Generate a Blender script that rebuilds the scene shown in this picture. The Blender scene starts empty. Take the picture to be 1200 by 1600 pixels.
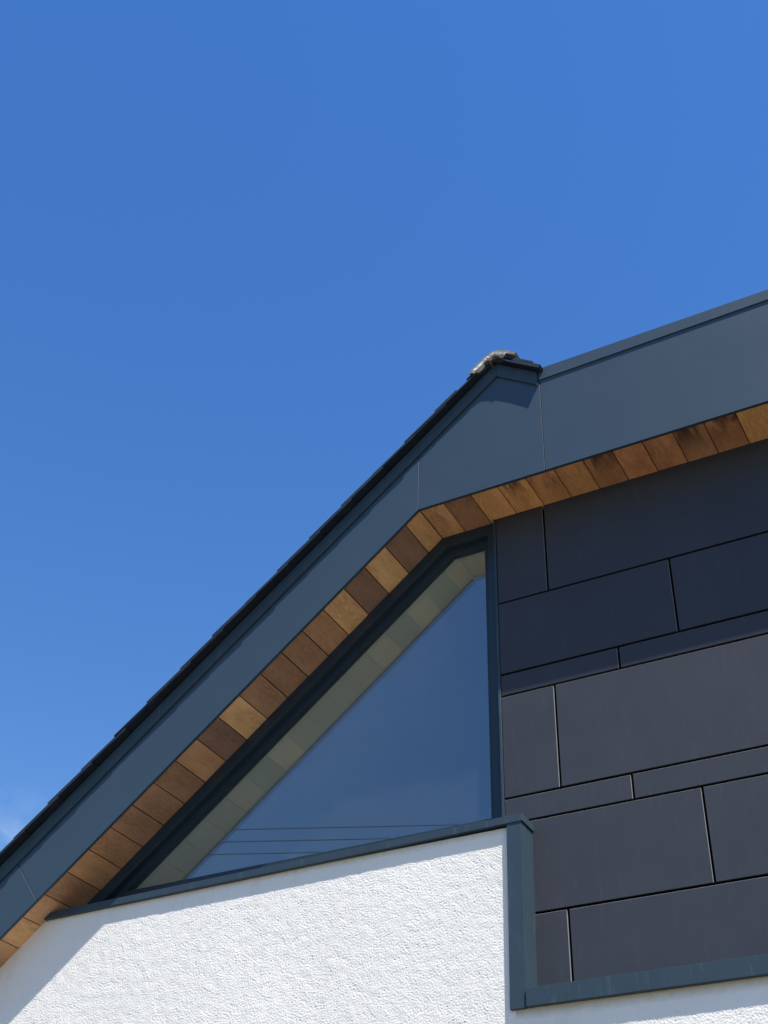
import bpy, bmesh, math, random
import numpy as np
from mathutils import Matrix, Vector

# ------------------------------------------------------------------ camera, sky, sun, exposure
scene = bpy.context.scene
EYE = 1.6                                     # eye height above the ground
cam_data = bpy.data.cameras.new("camera")
cam = bpy.data.objects.new("camera", cam_data)
scene.collection.objects.link(cam)
CR = (0.87918, 0.47558, 0.02941)              # camera right
CD = (-0.27578, 0.55822, -0.78252)            # camera down
CF = (-0.38857, 0.67987, 0.62193)             # camera forward
cam.matrix_world = Matrix(((CR[0], -CD[0], -CF[0], 0.0),
                           (CR[1], -CD[1], -CF[1], -4.92),
                           (CR[2], -CD[2], -CF[2], EYE),
                           (0, 0, 0, 1)))
cam_data.sensor_fit = 'HORIZONTAL'
cam_data.sensor_width = 36.0
cam_data.lens = 1990.0 / 1200.0 * 36.0
cam_data.clip_start = 0.05
cam_data.clip_end = 3000.0
scene.camera = cam

SUN = Vector((1.75, -1.0, 4.0)).normalized()   # towards the sun
SUN_EL = math.asin(SUN.z)
SUN_ROT = math.atan2(SUN.x, SUN.y)

world = bpy.data.worlds.new("World")
scene.world = world
world.use_nodes = True
wn = world.node_tree
for n in list(wn.nodes):
    wn.nodes.remove(n)
wo = wn.nodes.new('ShaderNodeOutputWorld')
wb = wn.nodes.new('ShaderNodeBackground')
wb.inputs['Strength'].default_value = 0.086
sky = wn.nodes.new('ShaderNodeTexSky')
sky.sky_type = 'NISHITA'
sky.sun_disc = False
sky.sun_elevation = SUN_EL
sky.sun_rotation = SUN_ROT
sky.altitude = 0
sky.air_density = 1.5
sky.dust_density = 0.2
sky.ozone_density = 4.0
hs = wn.nodes.new('ShaderNodeHueSaturation')
hs.inputs['Hue'].default_value = 0.5125
hs.inputs['Saturation'].default_value = 1.31
wn.links.new(sky.outputs[0], hs.inputs['Color'])
# thin wisps of cloud low above the horizon, all the way round
tc = wn.nodes.new('ShaderNodeTexCoord')
mp = wn.nodes.new('ShaderNodeMapping')
mp.inputs['Scale'].default_value = (1, 1, 1.6)
mp.inputs['Location'].default_value = (0.402, 0.67, -2.748)
wn.links.new(tc.outputs['Generated'], mp.inputs['Vector'])
cn = wn.nodes.new('ShaderNodeTexNoise')
cn.inputs['Scale'].default_value = 14.0
cn.inputs['Detail'].default_value = 7.0
cn.inputs['Roughness'].default_value = 0.62
cn.inputs['Distortion'].default_value = 0.5
wn.links.new(mp.outputs[0], cn.inputs['Vector'])
cr = wn.nodes.new('ShaderNodeMapRange')
cr.inputs['From Min'].default_value = 0.54
cr.inputs['From Max'].default_value = 0.88
wn.links.new(cn.outputs['Fac'], cr.inputs['Value'])
sx = wn.nodes.new('ShaderNodeSeparateXYZ')
wn.links.new(tc.outputs['Generated'], sx.inputs[0])
er = wn.nodes.new('ShaderNodeMapRange')
er.inputs['From Min'].default_value = 0.425
er.inputs['From Max'].default_value = 0.345
wn.links.new(sx.outputs['Z'], er.inputs['Value'])
cm = wn.nodes.new('ShaderNodeMath')
cm.operation = 'MULTIPLY'
wn.links.new(cr.outputs[0], cm.inputs[0])
wn.links.new(er.outputs[0], cm.inputs[1])
mx = wn.nodes.new('ShaderNodeMix')
mx.data_type = 'RGBA'
wn.links.new(cm.outputs[0], mx.inputs['Factor'])
wn.links.new(hs.outputs[0], mx.inputs['A'])
mx.inputs['B'].default_value = (4.2, 4.9, 6.0, 1)
wn.links.new(mx.outputs['Result'], wb.inputs['Color'])
wn.links.new(wb.outputs[0], wo.inputs['Surface'])

sun_data = bpy.data.lights.new("sun", 'SUN')
sun_data.energy = 5.0
sun_data.angle = math.radians(0.53)
sun_data.color = (1.0, 0.93, 0.83)
sun = bpy.data.objects.new("sun", sun_data)
sun.rotation_euler = SUN.to_track_quat('Z', 'Y').to_euler()
scene.collection.objects.link(sun)

scene.view_settings.view_transform = 'Standard'
scene.view_settings.look = 'None'
scene.view_settings.exposure = 0.95
scene.view_settings.gamma = 1.0
scene.cycles.max_bounces = 10
scene.cycles.transparent_max_bounces = 16

# ------------------------------------------------------------------ measures (x along the front, y inwards, z above the eye)
TAN = 0.8244                                  # pitch of the long slope
TH = math.atan(TAN)
KX, KZ = -2.453, 4.206                        # where the soffit turns from slope to level
FY = -0.266                                   # front face of the fascia boards
WY = -0.108                                   # front face of the render
AX, AZ = -1.975, 4.965                        # where the two verge trims meet (their lower edge)
TAN2 = 0.72                                   # pitch of the short slope
XR = 3.4                                      # right end of the house
XL = -6.45                                    # left end of the house
BACK = 6.2


def soffit_z(x, off=0.0):
    """height of the soffit line; off = distance square to the slope above it"""
    return min(KZ + off, KZ + TAN * (x - KX) + off / math.cos(TH))


def trim_z(x, off=0.0):
    return AZ + TAN * (x - AX) + off / math.cos(TH)


def trim2_z(x, off=0.0):
    return AZ - TAN2 * (x - AX) + off * math.hypot(1, TAN2)


# ------------------------------------------------------------------ materials
def srgb(r, g, b):
    f = lambda c: (c / 255 / 12.92) if c / 255 <= 0.04045 else ((c / 255 + 0.055) / 1.055) ** 2.4
    return (f(r), f(g), f(b), 1.0)


class NT:
    def __init__(self, name):
        self.m = bpy.data.materials.new(name)
        self.m.use_nodes = True
        self.t = self.m.node_tree
        self.b = self.t.nodes['Principled BSDF']
        self.out = self.t.nodes['Material Output']

    def n(self, kind, **kw):
        x = self.t.nodes.new(kind)
        for k, v in kw.items():
            setattr(x, k, v)
        return x

    def link(self, a, b):
        self.t.links.new(a, b)

    def coord(self, out='Object', scale=(1, 1, 1), rnd=False):
        tc = self.n('ShaderNodeTexCoord')
        mp = self.n('ShaderNodeMapping')
        mp.inputs['Scale'].default_value = scale
        self.link(tc.outputs[out], mp.inputs['Vector'])
        if rnd:
            oi = self.n('ShaderNodeObjectInfo')
            mu = self.n('ShaderNodeMath', operation='MULTIPLY')
            mu.inputs[1].default_value = 57.0
            self.link(oi.outputs['Random'], mu.inputs[0])
            cb = self.n('ShaderNodeCombineXYZ')
            for i in range(3):
                self.link(mu.outputs[0], cb.inputs[i])
            self.link(cb.outputs[0], mp.inputs['Location'])
        return mp.outputs[0]

    def noise(self, vec, scale, detail=4, rough=0.55, dist=0.0):
        x = self.n('ShaderNodeTexNoise')
        x.inputs['Scale'].default_value = scale
        x.inputs['Detail'].default_value = detail
        x.inputs['Roughness'].default_value = rough
        x.inputs['Distortion'].default_value = dist
        self.link(vec, x.inputs['Vector'])
        return x.outputs['Fac']

    def ramp(self, fac, a, b, lo=0.0, hi=1.0):
        x = self.n('ShaderNodeMapRange')
        x.inputs['From Min'].default_value = a
        x.inputs['From Max'].default_value = b
        x.inputs['To Min'].default_value = lo
        x.inputs['To Max'].default_value = hi
        self.link(fac, x.inputs['Value'])
        return x.outputs[0]

    def mix(self, fac, a, b, blend='MIX'):
        x = self.n('ShaderNodeMix', data_type='RGBA', blend_type=blend)
        for s, v in (('Factor', fac), ('A', a), ('B', b)):
            if isinstance(v, (float, int, tuple)):
                x.inputs[s].default_value = v
            else:
                self.link(v, x.inputs[s])
        return x.outputs['Result']

    def math(self, op, a, b=0.0, c=None):
        x = self.n('ShaderNodeMath', operation=op)
        for i, v in enumerate((a, b, c)):
            if v is None:
                continue
            if isinstance(v, (float, int)):
                x.inputs[i].default_value = v
            else:
                self.link(v, x.inputs[i])
        return x.outputs[0]

    def bump(self, h, strength, dist):
        x = self.n('ShaderNodeBump')
        x.inputs['Strength'].default_value = strength
        x.inputs['Distance'].default_value = dist
        self.link(h, x.inputs['Height'])
        self.link(x.outputs[0], self.b.inputs['Normal'])

    def set(self, **kw):
        for k, v in kw.items():
            s = self.b.inputs[k.replace('_', ' ')]
            if isinstance(v, (float, int, tuple)):
                s.default_value = v
            else:
                self.link(v, s)
        return self


def mat_coated(name, col, rough=0.42, scuff=0.25, spec=0.5, mott=1.0):
    """powder coated sheet: faint patchiness, rain smears, dust specks"""
    t = NT(name)
    v = t.coord('Object')
    v2 = t.coord('Object', (9, 9, 1.2))
    a = t.noise(v, 3.0, 5, 0.6)
    s = t.noise(v2, 4.0, 6, 0.7, 0.3)
    fine = t.noise(v, 140.0, 2, 0.5)
    sp = t.noise(v, 48.0, 4, 0.75)
    c = t.mix(t.ramp(a, 0.3, 0.7), tuple(x * (1 - 0.07 * mott) for x in col[:3]) + (1,), tuple(x * (1 + 0.08 * mott) for x in col[:3]) + (1,))
    c = t.mix(t.ramp(s, 0.55, 0.85, 0, scuff), c, (0.22, 0.24, 0.25, 1))
    c = t.mix(t.ramp(sp, 0.73, 0.80, 0, 0.5 * scuff), c, (0.45, 0.45, 0.43, 1))
    t.set(Base_Color=c, Roughness=t.ramp(t.math('ADD', a, s), 0.7, 1.3, rough - 0.03 * mott, rough + 0.05 * mott))
    t.b.inputs['Specular IOR Level'].default_value = spec
    t.bump(t.math('ADD', fine, t.math('MULTIPLY', a, 2.0)), 0.04, 0.001)
    return t.m


M_FASCIA = mat_coated('fascia_coated', (0.031, 0.055, 0.082), 0.42, 0.015, 0.4, 0.4)
M_TRIM = mat_coated('trim_coated', (0.030, 0.053, 0.074), 0.42, 0.24, 0.25)
M_FRAME = mat_coated('frame_coated', (0.018, 0.034, 0.052), 0.36, 0.04, 0.35)
M_PANEL = mat_coated('panel_board', (0.038, 0.0435, 0.058), 0.55, 0.08, 0.2)


def mat_plain(name, col, rough=0.8, spec=0.3, var=0.15, scale=12.0, bump=0.0):
    t = NT(name)
    v = t.coord('Object', rnd=True)
    a = t.noise(v, scale, 5, 0.6)
    c = t.mix(t.ramp(a, 0.3, 0.7), tuple(x * (1 - var) for x in col[:3]) + (1,), tuple(x * (1 + var) for x in col[:3]) + (1,))
    t.set(Base_Color=c, Roughness=rough)
    t.b.inputs['Specular IOR Level'].default_value = spec
    if bump:
        t.bump(t.noise(v, scale * 8, 5, 0.65), 0.6, bump)
    return t.m


M_MEMBRANE = mat_plain('black_membrane', (0.012, 0.012, 0.014), 0.9, 0.1)
M_SLATE = mat_plain('slate', (0.012, 0.020, 0.032), 0.55, 0.35, 0.3, 14.0, 0.0015)
M_TILE = mat_plain('ridge_concrete', (0.17, 0.17, 0.165), 0.85, 0.3, 0.35, 30.0, 0.002)
M_MORTAR = mat_plain('mortar', (0.74, 0.73, 0.70), 0.9, 0.2, 0.2, 40.0, 0.003)
M_BATTEN = mat_plain('batten', (0.09, 0.075, 0.06), 0.8, 0.3, 0.3, 25.0, 0.001)
M_PLASTER = mat_plain('plaster', (0.77, 0.89, 0.83), 0.85, 0.2, 0.04, 3.0)
M_DARKROOM = mat_plain('room_paint', (0.40, 0.44, 0.47), 0.85, 0.2, 0.08, 2.0)
M_RAW_SUNLIT = mat_plain('panel_cut_edge_sunlit', (0.20, 0.20, 0.21), 0.7, 0.3, 0.1)
M_FELT = mat_plain('roof_felt', (0.06, 0.06, 0.065), 0.9, 0.2, 0.2, 8.0)
M_GROUND = mat_plain('paving', (0.112, 0.102, 0.084), 0.9, 0.2, 0.2, 1.5, 0.004)
M_CABLE = mat_plain('cable', (0.015, 0.015, 0.016), 0.6, 0.4)


def mat_render():
    t = NT('white_render')
    v = t.coord('Object')
    a = t.noise(v, 1.3, 5, 0.6)
    b = t.noise(v, 230.0, 3, 0.6)
    wob = t.noise(v, 24.0, 4, 0.65)
    sep = t.n('ShaderNodeSeparateXYZ')
    t.link(v, sep.inputs[0])
    # rain-washed dirt that clings just below the metal edges
    lo = t.math('SUBTRACT', sep.outputs['Z'], 1.622 + EYE)
    hi = t.math('SUBTRACT', sep.outputs['Z'], 2.395 + EYE)
    isup = t.math('GREATER_THAN', sep.outputs['Z'], 2.0 + EYE)
    isright = t.math('GREATER_THAN', sep.outputs['X'], -2.06)
    dl = t.ramp(t.math('ADD', lo, t.math('MULTIPLY', wob, 0.03)), -0.032, 0.005)
    dh = t.ramp(t.math('ADD', hi, t.math('MULTIPLY', wob, 0.03)), -0.012, 0.020)
    dirt = t.math('ADD', t.math('MULTIPLY', t.math('MULTIPLY', dl, isright), 0.62), t.math('MULTIPLY', t.math('MULTIPLY', dh, isup), 0.45))
    base = t.mix(t.ramp(a, 0.3, 0.7), (0.735, 0.725, 0.695, 1), (0.79, 0.78, 0.75, 1))
    speck = t.ramp(t.noise(v, 26.0, 2, 0.5), 0.795, 0.81, 0, 0.5)
    base = t.mix(speck, base, (0.30, 0.28, 0.24, 1))
    run = t.noise(t.coord('Object', (1, 1, 0.05)), 9.0, 5, 0.7)
    base = t.mix(t.ramp(run, 0.52, 0.78, 0, 0.30), base, (0.47, 0.44, 0.37, 1))
    t.set(Base_Color=t.mix(dirt, base, (0.36, 0.32, 0.23, 1)), Roughness=0.92)
    t.b.inputs['Specular IOR Level'].default_value = 0.15
    t.bump(b, 0.35, 0.0015)
    return t.m


def mat_render_flat():
    """the same render where it is only ever seen from afar: relief as bump"""
    t = NT('white_render_plain')
    v = t.coord('Object')
    t.set(Base_Color=(0.765, 0.755, 0.725, 1), Roughness=0.92)
    t.b.inputs['Specular IOR Level'].default_value = 0.15
    t.bump(t.noise(v, 60.0, 3, 0.55, 0.6), 0.9, 0.006)
    return t.m


M_RENDER = mat_render()
M_RENDER_FLAT = mat_render_flat()


def mat_wood():
    t = NT('cedar_boards')
    oi = t.n('ShaderNodeObjectInfo')
    v = t.coord('Object', (1, 0.10, 1), rnd=True)
    vd = t.coord('Object', (1, 0.35, 1), rnd=True)
    fine = t.noise(v, 210.0, 4, 0.6)
    warp = t.noise(vd, 9.0, 3, 0.5, 0.5)
    vo = t.n('ShaderNodeTexVoronoi')
    vo.inputs['Scale'].default_value = 4.5
    vk = t.coord('Object', (1, 0.6, 1), rnd=True)
    wj = t.n('ShaderNodeVectorMath', operation='ADD')
    t.link(vk, wj.inputs[0])
    nz3 = t.n('ShaderNodeTexNoise')
    nz3.inputs['Scale'].default_value = 30.0
    t.link(vk, nz3.inputs['Vector'])
    sc3 = t.n('ShaderNodeVectorMath', operation='SCALE')
    sc3.inputs['Scale'].default_value = 0.03
    t.link(nz3.outputs['Color'], sc3.inputs[0])
    t.link(sc3.outputs[0], wj.inputs[1])
    t.link(wj.outputs[0], vo.inputs['Vector'])
    kd = vo.outputs['Distance']
    knot = t.ramp(kd, 0.055, 0.025)
    halo = t.ramp(kd, 0.26, 0.03)
    rings = t.math('SINE', t.math('ADD', t.math('MULTIPLY', warp, 95.0), t.math('MULTIPLY', halo, 14.0)))
    rings = t.ramp(rings, -1, 1)
    patch = t.noise(vd, 6.0, 4, 0.6)
    c0 = t.mix(1.0, oi.outputs['Color'], (1.0, 1.0, 1.0, 1), 'MULTIPLY')
    dk = t.mix(1.0, oi.outputs['Color'], (0.62, 0.55, 0.50, 1), 'MULTIPLY')
    lt = t.mix(1.0, oi.outputs['Color'], (1.22, 1.22, 1.20, 1), 'MULTIPLY')
    c = t.mix(t.ramp(fine, 0.35, 0.68, 0, 0.75), c0, dk)
    c = t.mix(t.math('MULTIPLY', rings, 0.48), c, dk)
    c = t.mix(t.ramp(patch, 0.42, 0.70, 0, 0.8), c, lt)
    c = t.mix(t.math('MULTIPLY', halo, 0.35), c, dk)
    c = t.mix(t.math('MULTIPLY', knot, 0.85), c, (0.035, 0.018, 0.012, 1))
    # red-brown tannin streaks: strength per board rides in the alpha of the object colour
    vs = t.coord('Object', (1.0, 0.28, 1), rnd=True)
    st = t.ramp(t.noise(vs, 13.0, 4, 0.6, 0.8), 0.44, 0.62)
    sep = t.n('ShaderNodeSeparateXYZ')
    tc = t.n('ShaderNodeTexCoord')
    t.link(tc.outputs['Object'], sep.inputs[0])
    near = t.ramp(sep.outputs['Y'], -0.02, -0.26)
    st = t.math('MULTIPLY', t.math('MULTIPLY', st, near), oi.outputs['Alpha'])
    c = t.mix(st, c, (0.060, 0.022, 0.016, 1))
    t.set(Base_Color=c, Roughness=0.62)
    t.b.inputs['Specular IOR Level'].default_value = 0.3
    t.bump(fine, 0.25, 0.0012)
    return t.m


M_WOOD = mat_wood()


def mat_glass(name='window_glass', dust=0.013):
    t = NT(name)
    t.t.nodes.remove(t.b)
    lw = t.n('ShaderNodeLayerWeight')
    lw.inputs['Blend'].default_value = 0.5
    f5 = t.math('POWER', lw.outputs['Facing'], 5.0)
    f = t.math('MULTIPLY_ADD', f5, 0.90, 0.072)
    tr = t.n('ShaderNodeBsdfTransparent')
    tr.inputs['Color'].default_value = (0.982, 0.993, 0.987, 1)
    gl = t.n('ShaderNodeBsdfGlossy')
    gl.inputs['Roughness'].default_value = 0.008
    gl.inputs['Color'].default_value = (0.96, 0.98, 1.0, 1)
    ms = t.n('ShaderNodeMixShader')
    t.link(f, ms.inputs[0])
    t.link(tr.outputs[0], ms.inputs[1])
    t.link(gl.outputs[0], ms.inputs[2])
    # thin film of dust
    df = t.n('ShaderNodeBsdfDiffuse')
    v = t.coord('Object')
    df.inputs['Color'].default_value = (0.62, 0.66, 0.66, 1)
    md = t.n('ShaderNodeMixShader')
    t.link(t.ramp(t.noise(v, 2.2, 6, 0.65), 0.25, 0.75, dust * 0.75, dust * 1.25), md.inputs[0])
    t.link(ms.outputs[0], md.inputs[1])
    t.link(df.outputs[0], md.inputs[2])
    t.link(md.outputs[0], t.out.inputs['Surface'])
    return t.m


M_GLASS = mat_glass()
M_GLASS_IN = mat_glass('window_glass_inner', 0.006)

# ------------------------------------------------------------------ mesh helpers
COL = scene.collection


def link(name, me, mat=None, parent=None):
    o = bpy.data.objects.new(name, me)
    COL.objects.link(o)
    if mat is not None and me is not None and not me.materials:
        me.materials.append(mat)
    if parent is not None:
        o.parent = parent
    return o


def mesh_from_bm(name, bm):
    bmesh.ops.recalc_face_normals(bm, faces=bm.faces)
    me = bpy.data.meshes.new(name)
    bm.to_mesh(me)
    bm.free()
    return me


def add_prism(bm, pts, y0, y1):
    """outline in (x, z above the eye) pushed from y0 to y1"""
    a = [bm.verts.new((x, y0, z + EYE)) for x, z in pts]
    b = [bm.verts.new((x, y1, z + EYE)) for x, z in pts]
    n = len(pts)
    bm.faces.new(a)
    bm.faces.new(b[::-1])
    for i in range(n):
        bm.faces.new((a[i], b[i], b[(i + 1) % n], a[(i + 1) % n]))


def prism(name, pts, y0, y1, mat, parent, bevel=0.0, seg=1):
    bm = bmesh.new()
    add_prism(bm, pts, y0, y1)
    if bevel:
        bmesh.ops.recalc_face_normals(bm, faces=bm.faces)
        bmesh.ops.bevel(bm, geom=list(bm.edges), offset=bevel, segments=seg, affect='EDGES', profile=0.6)
    return link(name, mesh_from_bm(name, bm), mat, parent)


def box(name, x0, x1, y0, y1, z0, z1, mat, parent, bevel=0.0):
    return prism(name, [(x0, z0), (x1, z0), (x1, z1), (x0, z1)], y0, y1, mat, parent, bevel)


def ring(name, outer, inner, y0, y1, mat, parent, bevel=0.0):
    """frame between two outlines with the same number of corners"""
    bm = bmesh.new()
    V = lambda p, y: bm.verts.new((p[0], y, p[1] + EYE))
    o0 = [V(p, y0) for p in outer]
    i0 = [V(p, y0) for p in inner]
    o1 = [V(p, y1) for p in outer]
    i1 = [V(p, y1) for p in inner]
    n = len(outer)
    for k in range(n):
        j = (k + 1) % n
        bm.faces.new((o0[k], o0[j], i0[j], i0[k]))
        bm.faces.new((o1[k], i1[k], i1[j], o1[j]))
        bm.faces.new((o0[k], o1[k], o1[j], o0[j]))
        bm.faces.new((i0[k], i0[j], i1[j], i1[k]))
    if bevel:
        bmesh.ops.recalc_face_normals(bm, faces=bm.faces)
        bmesh.ops.bevel(bm, geom=[e for e in bm.edges if len(e.link_faces) == 2 and e.calc_face_angle(0) > 0.5],
                        offset=bevel, segments=1, affect='EDGES')
    return link(name, mesh_from_bm(name, bm), mat, parent)


def tag(o, label=None, category=None, group=None, kind=None):
    for k, v in (('label', label), ('category', category), ('group', group), ('kind', kind)):
        if v:
            o[k] = v


rng = random.Random(11)

# ------------------------------------------------------------------ ground
bm = bmesh.new()
s = 1500.0
bm.faces.new([bm.verts.new(p) for p in ((-s, -s, 0), (s, -s, 0), (s, s, 0), (-s, s, 0))])
ground = link('ground', mesh_from_bm('ground', bm), M_GROUND)
tag(ground, 'pale paving in front of the house', 'ground', kind='structure')

# ------------------------------------------------------------------ the house
house = bpy.data.objects.new('house', None)
COL.objects.link(house)
tag(house, 'white rendered house with slate gable, dark fascia, timber soffit and dark cladding', 'house')

# --- white render, relief modelled where the photograph shows it
CAPL, CAPR = 2.381, 2.409                     # underside of the wall cap, left and right end
GX0, GX1, GZ0, GZ1, STEP = -5.30, -0.30, 1.28, 2.44, 0.0030
nx = int(round((GX1 - GX0) / STEP)) + 1
nz = int(round((GZ1 - GZ0) / STEP)) + 1
rs = np.random.RandomState(5)
white = rs.randn(nz, nx)
fx = np.fft.fftfreq(nx, STEP)
fz = np.fft.fftfreq(nz, STEP)
FR = np.hypot(*np.meshgrid(fx, fz))


def band(wl, width):
    return np.exp(-((np.log(np.maximum(FR, 1e-3) * wl)) / width) ** 2)


h = np.real(np.fft.ifft2(np.fft.fft2(white) * band(0.0112, 0.62)))
h /= h.std()
hr = np.real(np.fft.ifft2(np.fft.fft2(rs.randn(nz, nx)) * band(0.021, 0.5)))
hr = 1.0 - np.abs(hr / hr.std())
h2 = np.real(np.fft.ifft2(np.fft.fft2(rs.randn(nz, nx)) * band(0.09, 0.6)))
h2 /= h2.std()
h3 = np.real(np.fft.ifft2(np.fft.fft2(rs.randn(nz, nx)) * band(1.1, 0.5)))
h3 /= h3.std()
rel = np.tanh(h * 0.9) * 0.00062 + hr * 0.00042 + h2 * 0.0002 + h3 * 0.0003
gx = GX0 + STEP * np.arange(nx)
gz = GZ0 + STEP * np.arange(nz)
XX, ZZ = np.meshgrid(gx, gz)
co = np.stack([XX, WY - rel, ZZ + EYE], -1).reshape(-1, 3)
keep_v = (ZZ <= np.minimum(KZ, KZ + TAN * (XX - KX)) + 0.016) & ((XX < -2.03) | (ZZ < 1.66)) & (ZZ < 2.40)
keep_f = keep_v[:-1, :-1] & keep_v[1:, :-1] & keep_v[:-1, 1:] & keep_v[1:, 1:]
idx = np.arange(nx * nz).reshape(nz, nx)
quads = np.stack([idx[:-1, :-1], idx[:-1, 1:], idx[1:, 1:], idx[1:, :-1]], -1)[keep_f]
used = np.unique(quads)
remap = np.full(nx * nz, -1)
remap[used] = np.arange(len(used))
quads = remap[quads].astype(np.int32)
co = co[used]
me = bpy.data.meshes.new('wall')
me.vertices.add(len(co))
me.vertices.foreach_set('co', co.astype(np.float32).ravel())
me.loops.add(quads.size)
me.loops.foreach_set('vertex_index', quads.ravel())
me.polygons.add(len(quads))
me.polygons.foreach_set('loop_start', np.arange(0, quads.size, 4, dtype=np.int32))
me.polygons.foreach_set('loop_total', np.full(len(quads), 4, dtype=np.int32))
me.polygons.foreach_set('use_smooth', np.ones(len(quads), dtype=bool))
me.update(calc_edges=True)
wall = link('wall', me, M_RENDER, house)
wall['label'] = 'white textured render'
# solid wall behind the relief and around it
body = [(XL + 0.35, -EYE), (XR, -EYE), (XR, 1.60), (-2.04, 1.60), (-2.04, 2.385), (-4.60, 2.36), (-4.72, 2.33), (XL + 0.35, soffit_z(XL + 0.35) - 0.01)]
prism('wall_core', body, WY + 0.012, 0.14, M_RENDER_FLAT, house)
# render beyond the modelled relief
prism('wall_base', [(XL + 0.35, -EYE), (XR, -EYE), (XR, GZ0), (XL + 0.35, GZ0)], WY - 0.001, WY + 0.012, M_RENDER_FLAT, house)
prism('wall_end', [(XL + 0.35, GZ0), (GX0, GZ0), (GX0, soffit_z(GX0) + 0.01), (XL + 0.35, soffit_z(XL + 0.35) + 0.01)], WY - 0.001, WY + 0.012, M_RENDER_FLAT, house)
prism('wall_end', [(GX1, GZ0), (XR, GZ0), (XR, 1.66), (GX1, 1.66)], WY - 0.001, WY + 0.012, M_RENDER_FLAT, house)
# the other walls of the house
eave_z = soffit_z(XL + 0.35) - 0.02
box('side_wall', XL + 0.35, XL + 0.60, 0.14, BACK, -EYE, eave_z, M_RENDER_FLAT, house)
box('side_wall', XR - 0.25, XR, 0.14, BACK, -EYE, KZ - 0.01, M_RENDER_FLAT, house)
prism('rear_wall', [(XL + 0.35, -EYE), (XR, -EYE), (XR, KZ - 0.01), (KX, KZ - 0.01), (XL + 0.35, eave_z)], BACK, BACK + 0.25, M_RENDER_FLAT, house)

# --- cladding: membrane board and the panels hung on it
clad = box('cladding', -2.13, XR - 0.02, 0.035, 0.13, 1.62, KZ + 0.05, M_MEMBRANE, house)
rows = [(3.668, 4.215), (3.250, 3.656), (3.130, 3.238), (2.598, 3.118), (2.474, 2.586), (2.049, 2.462), (1.640, 2.037)]
joints = [(-1.855,), (-1.233,), (-1.527,), (-1.852,), (-1.522,), (-1.224,), (-1.853,)]
LEN = [1.32, 1.32, 1.55, 1.38, 1.60, 1.32, 1.38]
for (z0, z1), jj, ln in zip(rows, joints, LEN):
    xs = [-2.124, jj[0]]
    while xs[-1] + ln < XR - 0.3:
        xs.append(xs[-1] + ln)
    xs.append(XR - 0.02)
    for a, b in zip(xs, xs[1:]):
        dy = rng.uniform(-0.0008, 0.0008)
        g = 0.0058
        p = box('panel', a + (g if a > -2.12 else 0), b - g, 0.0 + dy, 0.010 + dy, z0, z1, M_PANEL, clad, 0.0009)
        p.data.materials.append(M_RAW_SUNLIT)
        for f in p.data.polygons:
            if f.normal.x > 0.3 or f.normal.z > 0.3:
                f.material_index = 1  # sunlight painted in: cut edge made pale only on right and top sides
        # hung by hand: never dead true
        mid = Vector(((a + b) / 2, 0, (z0 + z1) / 2 + EYE))
        p.matrix_world = Matrix.Translation(mid) @ Matrix.Rotation(rng.uniform(-0.0022, 0.0022), 4, 'Z') @ Matrix.Rotation(rng.uniform(-0.003, 0.003), 4, 'X') @ Matrix.Translation(-mid)
box('edge_strip', -2.1385, -2.1265, -0.006, 0.03, 2.42, KZ + 0.01, M_TRIM, house, 0.0008)

# --- metal around the render: cap on the wall, corner post, flashing under the cladding
capx0, capx1 = -4.66, -1.990
cap = prism('wall_cap', [(capx0, CAPL), (capx1, CAPR), (capx1, CAPR + 0.034), (capx0, CAPL + 0.034)], -0.130, 0.10, M_TRIM, house, 0.0015, 2)
corner = prism('corner_trim', [(-2.077, 1.618), (-2.008, 1.618), (-1.996, CAPR - 0.001), (-2.066, CAPR - 0.001)], -0.1265, 0.004, M_TRIM, house, 0.0012, 2)
flash = prism('base_flashing', [(-2.003, 1.620), (XR, 1.620), (XR, 1.692), (-2.003, 1.692)], -0.134, 0.006, M_TRIM, house, 0.0012, 2)

# --- soffit: dark boarding and one board after another
PLT = 0.020
bm = bmesh.new()
top = [(XL, soffit_z(XL, PLT + 0.002)), (KX - 0.008, soffit_z(KX - 0.008, PLT + 0.002)), (KX, KZ + PLT + 0.002), (XR, KZ + PLT + 0.002),
       (XR, KZ + PLT + 0.014), (KX - 0.012, KZ + PLT + 0.014), (XL, soffit_z(XL, PLT + 0.014))]
add_prism(bm, top, FY + 0.018, 0.05)
soffit = link('soffit', mesh_from_bm('soffit', bm), M_MEMBRANE, house)

LIGHT, MIDL, MID, DARK = (143, 109, 72), (124, 91, 63), (109, 80, 58), (93, 69, 54)
slope_cols = [LIGHT, DARK, LIGHT, DARK, LIGHT, MIDL, MID, MID, MID, LIGHT, DARK, MIDL, MID, MID, MID, MIDL, MIDL, MID, MIDL, LIGHT, MIDL]
flat_cols = [((138, 101, 66), .95), ((108, 78, 54), .35), ((150, 110, 68), .1), ((148, 107, 66), .95), ((136, 96, 60), .7), ((132, 94, 58), .4),
             ((122, 86, 56), 1.), ((128, 88, 58), .8), ((124, 86, 56), .4), ((116, 84, 56), 1.), ((118, 82, 55), 1.), ((152, 113, 68), .1)]
WOOD_K = 3.0


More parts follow.
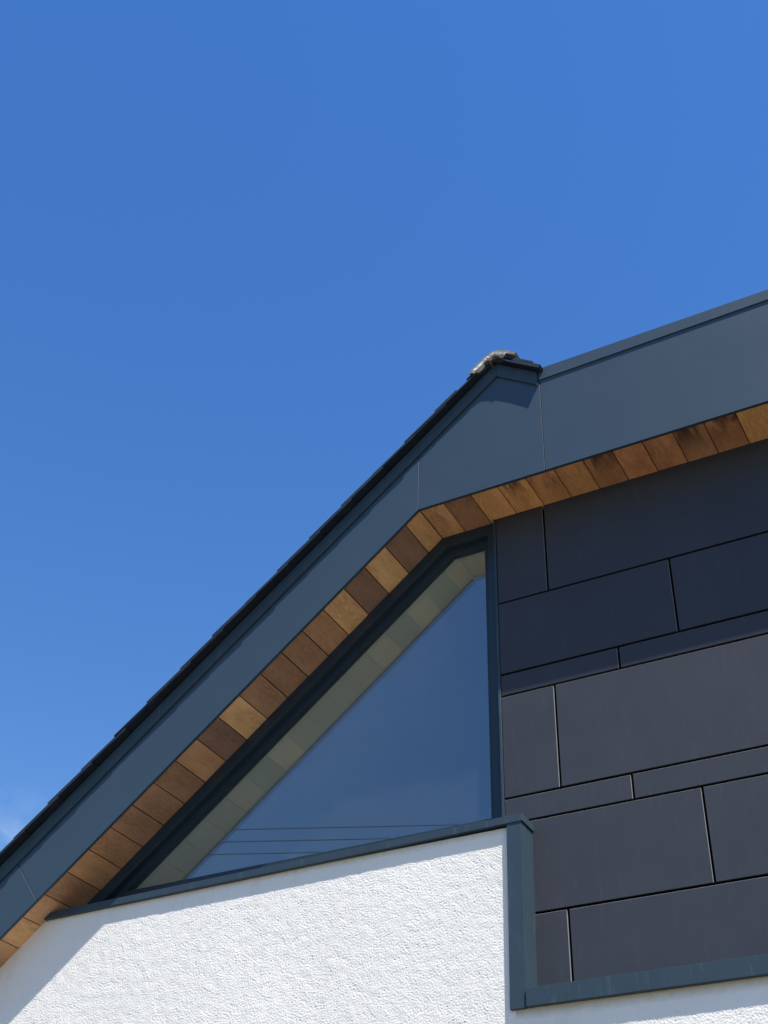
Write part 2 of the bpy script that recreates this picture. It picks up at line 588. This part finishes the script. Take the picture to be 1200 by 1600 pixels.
def plank(pts_local, mat_rot, loc, colr, stain):
    """board: outline (x, z) in its own frame, running along y"""
    bm = bmesh.new()
    y0, y1 = -0.30 + 0.05, 0.034
    a = [bm.verts.new((x, FY + 0.0185, z)) for x, z in pts_local]
    b = [bm.verts.new((x, 0.045 if mat_rot is None else 0.045, z)) for x, z in pts_local]
    n = len(pts_local)
    bm.faces.new(a)
    bm.faces.new(b[::-1])
    for i in range(n):
        bm.faces.new((a[i], b[i], b[(i + 1) % n], a[(i + 1) % n]))
    bmesh.ops.recalc_face_normals(bm, faces=bm.faces)
    bmesh.ops.bevel(bm, geom=[e for e in bm.edges if abs(e.verts[0].co.y - e.verts[1].co.y) > 0.1], offset=0.0016, segments=2, affect='EDGES')
    o = link('plank', mesh_from_bm('plank', bm), M_WOOD, soffit)
    o.location = loc
    if mat_rot:
        o.rotation_euler = (0, mat_rot, 0)
    lin = srgb(*colr)
    j = rng.uniform(0.93, 1.07)
    o.color = (lin[0] * WOOD_K * j * 0.97, lin[1] * WOOD_K * j * 1.02, lin[2] * WOOD_K * j * 1.12, stain)
    return o


# sloping run: joints every 0.1198 m along x below the turn
SP = 0.1198
xs = [-2.896 + SP * 3 - SP * k for k in range(32)]
xs = [x for x in xs if x > XL]
edges = [KX + 0.001] + xs
GAP = 0.0022
for k in range(len(edges) - 1):
    x1, x0 = edges[k], edges[k + 1]
    w = (x1 - x0) / math.cos(TH)
    mid = ((x0 + x1) / 2, KZ + TAN * ((x0 + x1) / 2 - KX))
    hw = w / 2 - GAP
    dz = rng.uniform(-0.0012, 0.0012)
    c = slope_cols[k] if k < len(slope_cols) else rng.choice((LIGHT, MIDL, MID, MID, DARK))
    plank([(-hw, dz), (hw, dz), (hw, PLT), (-hw, PLT)], -TH, (mid[0], 0, mid[1] + EYE), c, 0.12)
# level run
xs = [-2.003 + 0.1555 * k for k in range(-3, 36)]
xs[0] = KX + 0.001
xs = [x for x in xs if x < XR]
for k in range(len(xs) - 1):
    x0, x1 = xs[k], xs[k + 1]
    hw = (x1 - x0) / 2 - GAP
    dz = rng.uniform(-0.0012, 0.0012)
    c, st = flat_cols[k] if k < len(flat_cols) else (rng.choice((LIGHT, MIDL, MID, DARK)), rng.random())
    plank([(-hw, dz), (hw, dz), (hw, PLT), (-hw, PLT)], None, ((x0 + x1) / 2, 0, KZ + EYE), c, st)

# --- fascia boards
FB = 0.005                                    # boards hang a little below the soffit


def low(x):
    return KZ + TAN * (x - KX) - FB / math.cos(TH)


g = 0.0016
J1, J2 = KX + 0.001, -1.729
HI = 0.060                                    # top of the boards, hidden behind the verge trim
jl_top, jl_bot = (-4.752, 2.697), (-4.604, 2.503)
nrm = (-math.sin(TH), math.cos(TH))
par = (math.cos(TH), math.sin(TH))


def cut(s):
    """joint square to the slope: (lower point, upper point) at a distance s along it from the joint"""
    bx = -4.604 + par[0] * s
    bz = low(bx)
    d = (trim_z(bx, HI) - bz) * math.cos(TH)
    return (bx, bz), (bx + nrm[0] * d, bz + nrm[1] * d)


l0, l1 = cut(g)
m0, m1 = cut(-g)
prism('bargeboard', [l0, (J1 - g, low(J1 - g)), (J1 - g, trim_z(J1 - g, HI)), l1], FY, FY + 0.018, M_FASCIA, house, 0.0008)
prism('bargeboard', [(XL, low(XL)), m0, m1, (XL, trim_z(XL, HI))], FY, FY + 0.018, M_FASCIA, house, 0.0008)
COPB, COPT = 4.842, 4.914
prism('apex_board', [(J1 + g * .3, KZ - FB), (J2 - g, KZ - FB), (J2 - g, 4.875), (AX, AZ + 0.05), (J1 + g * .3, trim_z(J1, HI))], FY, FY + 0.018, M_FASCIA, house, 0.0008)
prism('fascia', [(J2 + g, KZ - FB), (0.55, KZ - FB), (0.55, 4.875), (J2 + g, 4.875)], FY - 0.0006, FY + 0.0174, M_FASCIA, house, 0.0008)
prism('fascia', [(0.55 + 2 * g, KZ - FB), (XR, KZ - FB), (XR, 4.875), (0.55 + 2 * g, 4.875)], FY, FY + 0.018, M_FASCIA, house, 0.0008)
# coping of the flat roof, slightly twisted up to the right as laid
prism('coping', [(-1.732, COPB - 0.012), (-0.45, COPB + 0.006), (XR, COPB + 0.006), (XR, COPT + 0.003), (-0.45, COPT + 0.003), (-1.732, COPT - 0.001)],
      FY - 0.0075, FY + 0.30, M_FASCIA, house, 0.0012)
prism('eaves_board', [(XL - 0.02, low(XL)), (XL - 0.001, low(XL)), (XL - 0.001, trim_z(XL, HI)), (XL - 0.02, trim_z(XL, HI))], FY, BACK + 0.3, M_FASCIA, house)
prism('end_fascia', [(XR + 0.001, KZ - FB), (XR + 0.02, KZ - FB), (XR + 0.02, COPT - 0.002), (XR + 0.001, COPT - 0.002)], FY, BACK + 0.3, M_FASCIA, house)

# --- verge trims below the slates
VY = FY - 0.012
VH = 0.078
RX = -1.738                                   # where the short verge stops against the coping
prism('verge_trim', [(XL, trim_z(XL)), (AX, AZ), (AX, AZ + VH * 1.22), (XL, trim_z(XL, VH))], VY, VY + 0.05, M_TRIM, house, 0.0012)
prism('verge_trim', [(AX + 0.0006, AZ), (RX, trim2_z(RX)), (RX, trim2_z(RX, VH)), (AX + 0.0006, AZ + VH * 1.20)], VY, VY + 0.05, M_TRIM, house, 0.0012)

# --- roof: deck, slates one by one along the verge, ridge
deck = [(XL - 0.05, trim_z(XL - 0.05, VH + 0.002)), (AX, AZ + VH * 1.23), (RX, trim2_z(RX, VH + 0.002)), (RX, 4.86), (XR, 4.86), (XR, 4.80),
        (RX - 0.2, 4.80), (AX, AZ), (XL - 0.05, trim_z(XL - 0.05, 0.03))]
roof = prism('roof', deck, VY + 0.0505, BACK + 0.3, M_FELT, house)
GA = 0.2465
ST = 0.010
SLEN = 2 * GA + 0.07
SY = -0.324
UP = Vector((par[0], 0, par[1]))
NO = Vector((nrm[0], 0, nrm[1]))


def slate_mesh(width, length, seed):
    r = random.Random(seed)
    bm = bmesh.new()
    e = lambda: r.uniform(-0.002, 0.002)
    base = [(0, 0), (length, 0), (length, width), (length * 0.5, width + e()), (0.0 + e(), width), (e(), width * 0.5)]
    lo = [bm.verts.new((x, y, 0)) for x, y in base]
    hi = [bm.verts.new((x + (0.002 if x < 0.01 else 0), y, ST + r.uniform(-0.001, 0.001))) for x, y in base]
    n = len(base)
    bm.faces.new(lo[::-1])
    bm.faces.new(hi)
    for i in range(n):
        bm.faces.new((lo[i], lo[(i + 1) % n], hi[(i + 1) % n], hi[i]))
    me = mesh_from_bm('slate', bm)
    me.materials.append(M_SLATE)
    return me


def slate_matrix(s_tail, y, up, no, rise, origin, yaw=0.0):
    """tail at s_tail along the slope, lifted by rise, head on the deck"""
    tilt = math.atan2(rise, SLEN)
    ux = up * math.cos(tilt) - no * math.sin(tilt)
    uz = up * math.sin(tilt) + no * math.cos(tilt)
    uy = uz.cross(ux)
    pos = origin + up * s_tail + no * (0.080 + rise)
    m = Matrix(((ux.x, uy.x, uz.x, pos.x), (ux.y, uy.y, uz.y, y), (ux.z, uy.z, uz.z, pos.z), (0, 0, 0, 1)))
    return m @ Matrix.Rotation(yaw, 4, 'Z')


ORG = Vector((AX, 0, AZ + EYE))
WID = 0.30
full = [slate_mesh(WID - 0.004, SLEN, i) for i in range(5)]
half = [slate_mesh(WID * 0.5 - 0.004, SLEN, 20 + i) for i in range(3)]
short = [slate_mesh(WID - 0.004, 0.36, 40 + i) for i in range(3)]
shorth = [slate_mesh(WID * 0.5 - 0.004, 0.36, 50 + i) for i in range(2)]
short2 = [slate_mesh(WID - 0.004, 0.17, 60 + i) for i in range(3)]
NC = 25
fieldv, fieldf = [], []


def to_field(me, m):
    b = len(fieldv)
    fieldv.extend(tuple(m @ v.co) for v in me.vertices)
    fieldf.extend([tuple(b + i for i in p.vertices) for p in me.polygons])


for i in range(-3, NC):
    st = -0.865 - GA * i
    off = (i % 2) * 0.5 * WID
    room = -0.02 - st
    y = SY
    col = 0
    while y < BACK + 0.25:
        wd = WID
        pool = full
        if room < SLEN:
            pool = short if room > 0.36 else short2
        if col == 0 and off:
            wd = off
            pool = half if room >= SLEN else (shorth if room > 0.36 else short2)
        # uy points to -y for this slope, so place by the far edge
        jit = rng.uniform(-0.003, 0.003)
        dy = rng.uniform(-0.004, 0.004) if col == 0 else 0
        m = slate_matrix(st + jit, y + dy, UP, NO, 0.0205 + rng.uniform(-0.001, 0.002), ORG, rng.uniform(-0.003, 0.003))
        msh = rng.choice(pool)
        if col < 4:
            o = link('slate', msh, None, roof)
            o.matrix_world = m
        else:
            to_field(msh, m)
        y += wd
        col += 1
# short slope on the far side of the ridge
UP2 = Vector((-1, 0, TAN2)).normalized()
NO2 = Vector((TAN2, 0, 1)).normalized()
full2 = [slate_mesh(WID - 0.004, 0.26, 80 + i) for i in range(3)]
full3 = [slate_mesh(WID - 0.004, 0.20, 90 + i) for i in range(3)]
ld = math.hypot(RX - AX, (RX - AX) * TAN2)
y = SY
col = 0
while y < BACK + 0.25:
    for s0, pool, rise in ((-ld + 0.022, full2, 0.004), (-ld + 0.026, full3, 0.015), (-ld + 0.085, full3, 0.026)):
        pos = ORG + UP2 * s0 + NO2 * (0.077 + rise)
        uy = NO2.cross(UP2)
        m = Matrix(((UP2.x, uy.x, NO2.x, pos.x), (UP2.y, uy.y, NO2.y, y + WID), (UP2.z, uy.z, NO2.z, pos.z), (0, 0, 0, 1)))
        msh = rng.choice(pool)
        if col < 4:
            o = link('slate', msh, None, roof)
            o.matrix_world = m
        else:
            to_field(msh, m)
    y += WID
    col += 1
me = bpy.data.meshes.new('slate_field')
me.from_pydata(fieldv, [], fieldf)
field = link('slate_field', me, M_SLATE, roof)
field['kind'] = 'stuff'

# ridge tiles on their mortar
def ridge_profile(grow, legl, legr):
    c = (AX + 0.010, AZ + 0.149)
    pts = []
    l = Vector((-par[0], -par[1]))
    r = Vector((1, -TAN2)).normalized()
    cc = Vector(c)
    up = Vector((0, 1))
    nl = Vector(nrm)
    nr = Vector((TAN2, 1)).normalized()
    pts.append(cc + l * legl + nl * grow)
    pts.append(cc + l * 0.07 + nl * grow)
    pts.append(cc + l * 0.035 + nl * grow + Vector((0.004, -0.006)))
    pts.append(cc + Vector((0, -0.019)) + up * grow)
    pts.append(cc + r * 0.035 + nr * grow + Vector((-0.004, -0.007)))
    pts.append(cc + r * 0.07 + nr * grow)
    pts.append(cc + r * legr + nr * grow)
    return pts


y = SY - 0.004
k = 0
while y < BACK + 0.2:
    bm = bmesh.new()
    lo = ridge_profile(0.0, 0.185, 0.150)
    hi = ridge_profile(0.018, 0.185, 0.150)
    ln = 0.452
    secs = []
    for yy in (y, y + 0.06, y + 0.26, y + ln):
        secs.append([bm.verts.new((p.x + rng.uniform(-.0015, .0015), yy, p.y + EYE + rng.uniform(-.0015, .0015))) for p in lo + hi[::-1]])
    n = len(secs[0])
    bm.faces.new(secs[0])
    bm.faces.new(secs[-1][::-1])
    for a, b in zip(secs, secs[1:]):
        for i in range(n):
            bm.faces.new((a[i], b[i], b[(i + 1) % n], a[(i + 1) % n]))
    link('ridge_tile', mesh_from_bm('ridge_tile', bm), M_TILE, roof)
    y += ln + 0.006
    k += 1
# bedding mortar, squeezed out unevenly at the verge end
bm = bmesh.new()
outer = ridge_profile(-0.0005, 0.178, 0.100)
inner = ridge_profile(-0.013, 0.174, 0.092)


def dense(pts, n=6):
    out = []
    for a, b in zip(pts, pts[1:]):
        for i in range(n):
            out.append(a.lerp(b, i / n))
    out.append(pts[-1])
    return out


outer, inner = dense(outer), dense(inner)
f0, f1 = [], []
for a, b in zip(outer, inner):
    wob = rng.uniform(-0.003, 0.004)
    bb = b + (b - a).normalized() * wob
    yj = SY - 0.009 + rng.uniform(-0.002, 0.002)
    f0.append((bm.verts.new((a.x, yj, a.y + EYE)), bm.verts.new((bb.x, yj + 0.003, bb.y + EYE))))
    f1.append((bm.verts.new((a.x, SY + 0.05, a.y + EYE)), bm.verts.new((bb.x, SY + 0.05, bb.y + EYE))))
for i in range(len(f0) - 1):
    bm.faces.new((f0[i][0], f0[i + 1][0], f0[i + 1][1], f0[i][1]))
    bm.faces.new((f0[i][1], f0[i + 1][1], f1[i + 1][1], f1[i][1]))
    bm.faces.new((f0[i][0], f1[i][0], f1[i + 1][0], f0[i + 1][0]))
link('mortar', mesh_from_bm('mortar', bm), M_MORTAR, roof)
# dark closing piece under the ridge
ip = ridge_profile(-0.012, 0.150, 0.080)
prism('ridge_board', [(p.x, p.y) for p in ip] + [(AX + 0.09, AZ + 0.045), (AX, AZ + 0.088), (AX - 0.10, AZ + 0.02)], SY + 0.024, SY + 0.05, M_SLATE, roof)
# sawn ends of the ridge battens peeping out below the mortar
for bx, bz, w, hh, rot in ((-2.012, 5.060, 0.020, 0.034, -0.5), (-1.962, 5.075, 0.030, 0.028, 0.35), (-1.992, 5.045, 0.012, 0.02, 0.1)):
    bm = bmesh.new()
    q = []
    for ux, uz in ((-w / 2, -hh / 2), (w / 2, -hh / 2), (w / 2, hh / 2), (-w / 2, hh / 2)):
        q.append((bx + ux * math.cos(rot) - uz * math.sin(rot), bz + ux * math.sin(rot) + uz * math.cos(rot)))
    add_prism(bm, q, SY + 0.008, SY + 0.9)
    link('batten', mesh_from_bm('batten', bm), M_BATTEN, roof)

# --- window: outer frame, bead, two panes, reveal
def outline(off, right, bottom):
    """window outline: off = distance in from the soffit line"""
    kx = KX + off * (1 / math.cos(TH) - 1) / TAN
    zt = KZ - off
    xl = KX + (bottom + off / math.cos(TH) - KZ) / TAN
    return [(xl, bottom), (right, bottom), (right, zt), (kx, zt)]


O0 = outline(-0.004, -2.1265, 2.405)
O1 = outline(0.066, -2.186, 2.50)
O2 = outline(0.102, -2.221, 2.545)
O3 = outline(0.085, -2.200, 2.515)
window = ring('window', O0, O1, 0.022, 0.105, M_FRAME, house, 0.0015)
window['label'] = 'four-sided gable window with dark frame'
ring('glazing_bar', outline(0.060, -2.180, 2.50), O2, 0.062, 0.103, M_FRAME, window, 0.0012)
PO = outline(0.092, -2.212, 2.53)
prism('pane', PO, 0.083, 0.0835, M_GLASS, window)
inner = prism('pane', PO, 0.0985, 0.099, M_GLASS_IN, window)
c = Vector((-2.6, 0.099, 3.2 + EYE))
inner.matrix_world = Matrix.Translation(c) @ Matrix.Rotation(math.radians(0.035), 4, 'X') @ Matrix.Rotation(math.radians(0.07), 4, 'Z') @ Matrix.Translation(-c)
ring('reveal', outline(0.060, -2.14, 2.42), outline(0.098, -2.20, 2.50), 0.110, 0.318, M_PLASTER, window)

# room behind the window
room = ring('room', outline(0.02, -1.2, 0.6), outline(0.050, -1.23, 0.63), 0.322, 4.6, M_DARKROOM, house)
prism('room_back', outline(0.02, -1.2, 0.6), 4.6, 4.65, M_DARKROOM, house)

# ------------------------------------------------------------------ cables across the street, mirrored in the glass
def cable(p, d, h, label, r=0.0055):
    N, K = 48, 6
    side = Vector((-d[1], d[0], 0))
    verts, faces = [], []
    for i in range(N + 1):
        t = -30 + 60 * i / N
        c = Vector((p[0] + d[0] * t, p[1] + d[1] * t, h + EYE + 0.0004 * t * t))
        for q in range(K):
            a = 2 * math.pi * q / K
            verts.append(tuple(c + side * (r * math.cos(a)) + Vector((0, 0, r * math.sin(a)))))
    for i in range(N):
        for q in range(K):
            faces.append((i * K + q, i * K + (q + 1) % K, (i + 1) * K + (q + 1) % K, (i + 1) * K + q))
    faces.append(tuple(range(K)))
    faces.append(tuple(N * K + q for q in range(K))[::-1])
    me = bpy.data.meshes.new('overhead_cable')
    me.from_pydata(verts, [], faces)
    o = link('overhead_cable', me, M_CABLE)
    tag(o, label, 'cable', 'overhead cables mirrored in the window')
    return o


dv = Vector((2.455, -0.985)).normalized()
cable((-9.022, -8.575), dv, 7.4, 'thin dark overhead cable mirrored in the glass, uppermost of three')
cable((-9.322, -8.877), dv, 7.4, 'thin dark overhead cable mirrored in the glass, middle of three')
cable((-9.885, -9.095), dv, 7.4, 'thin dark overhead cable mirrored in the glass, lowest of three')
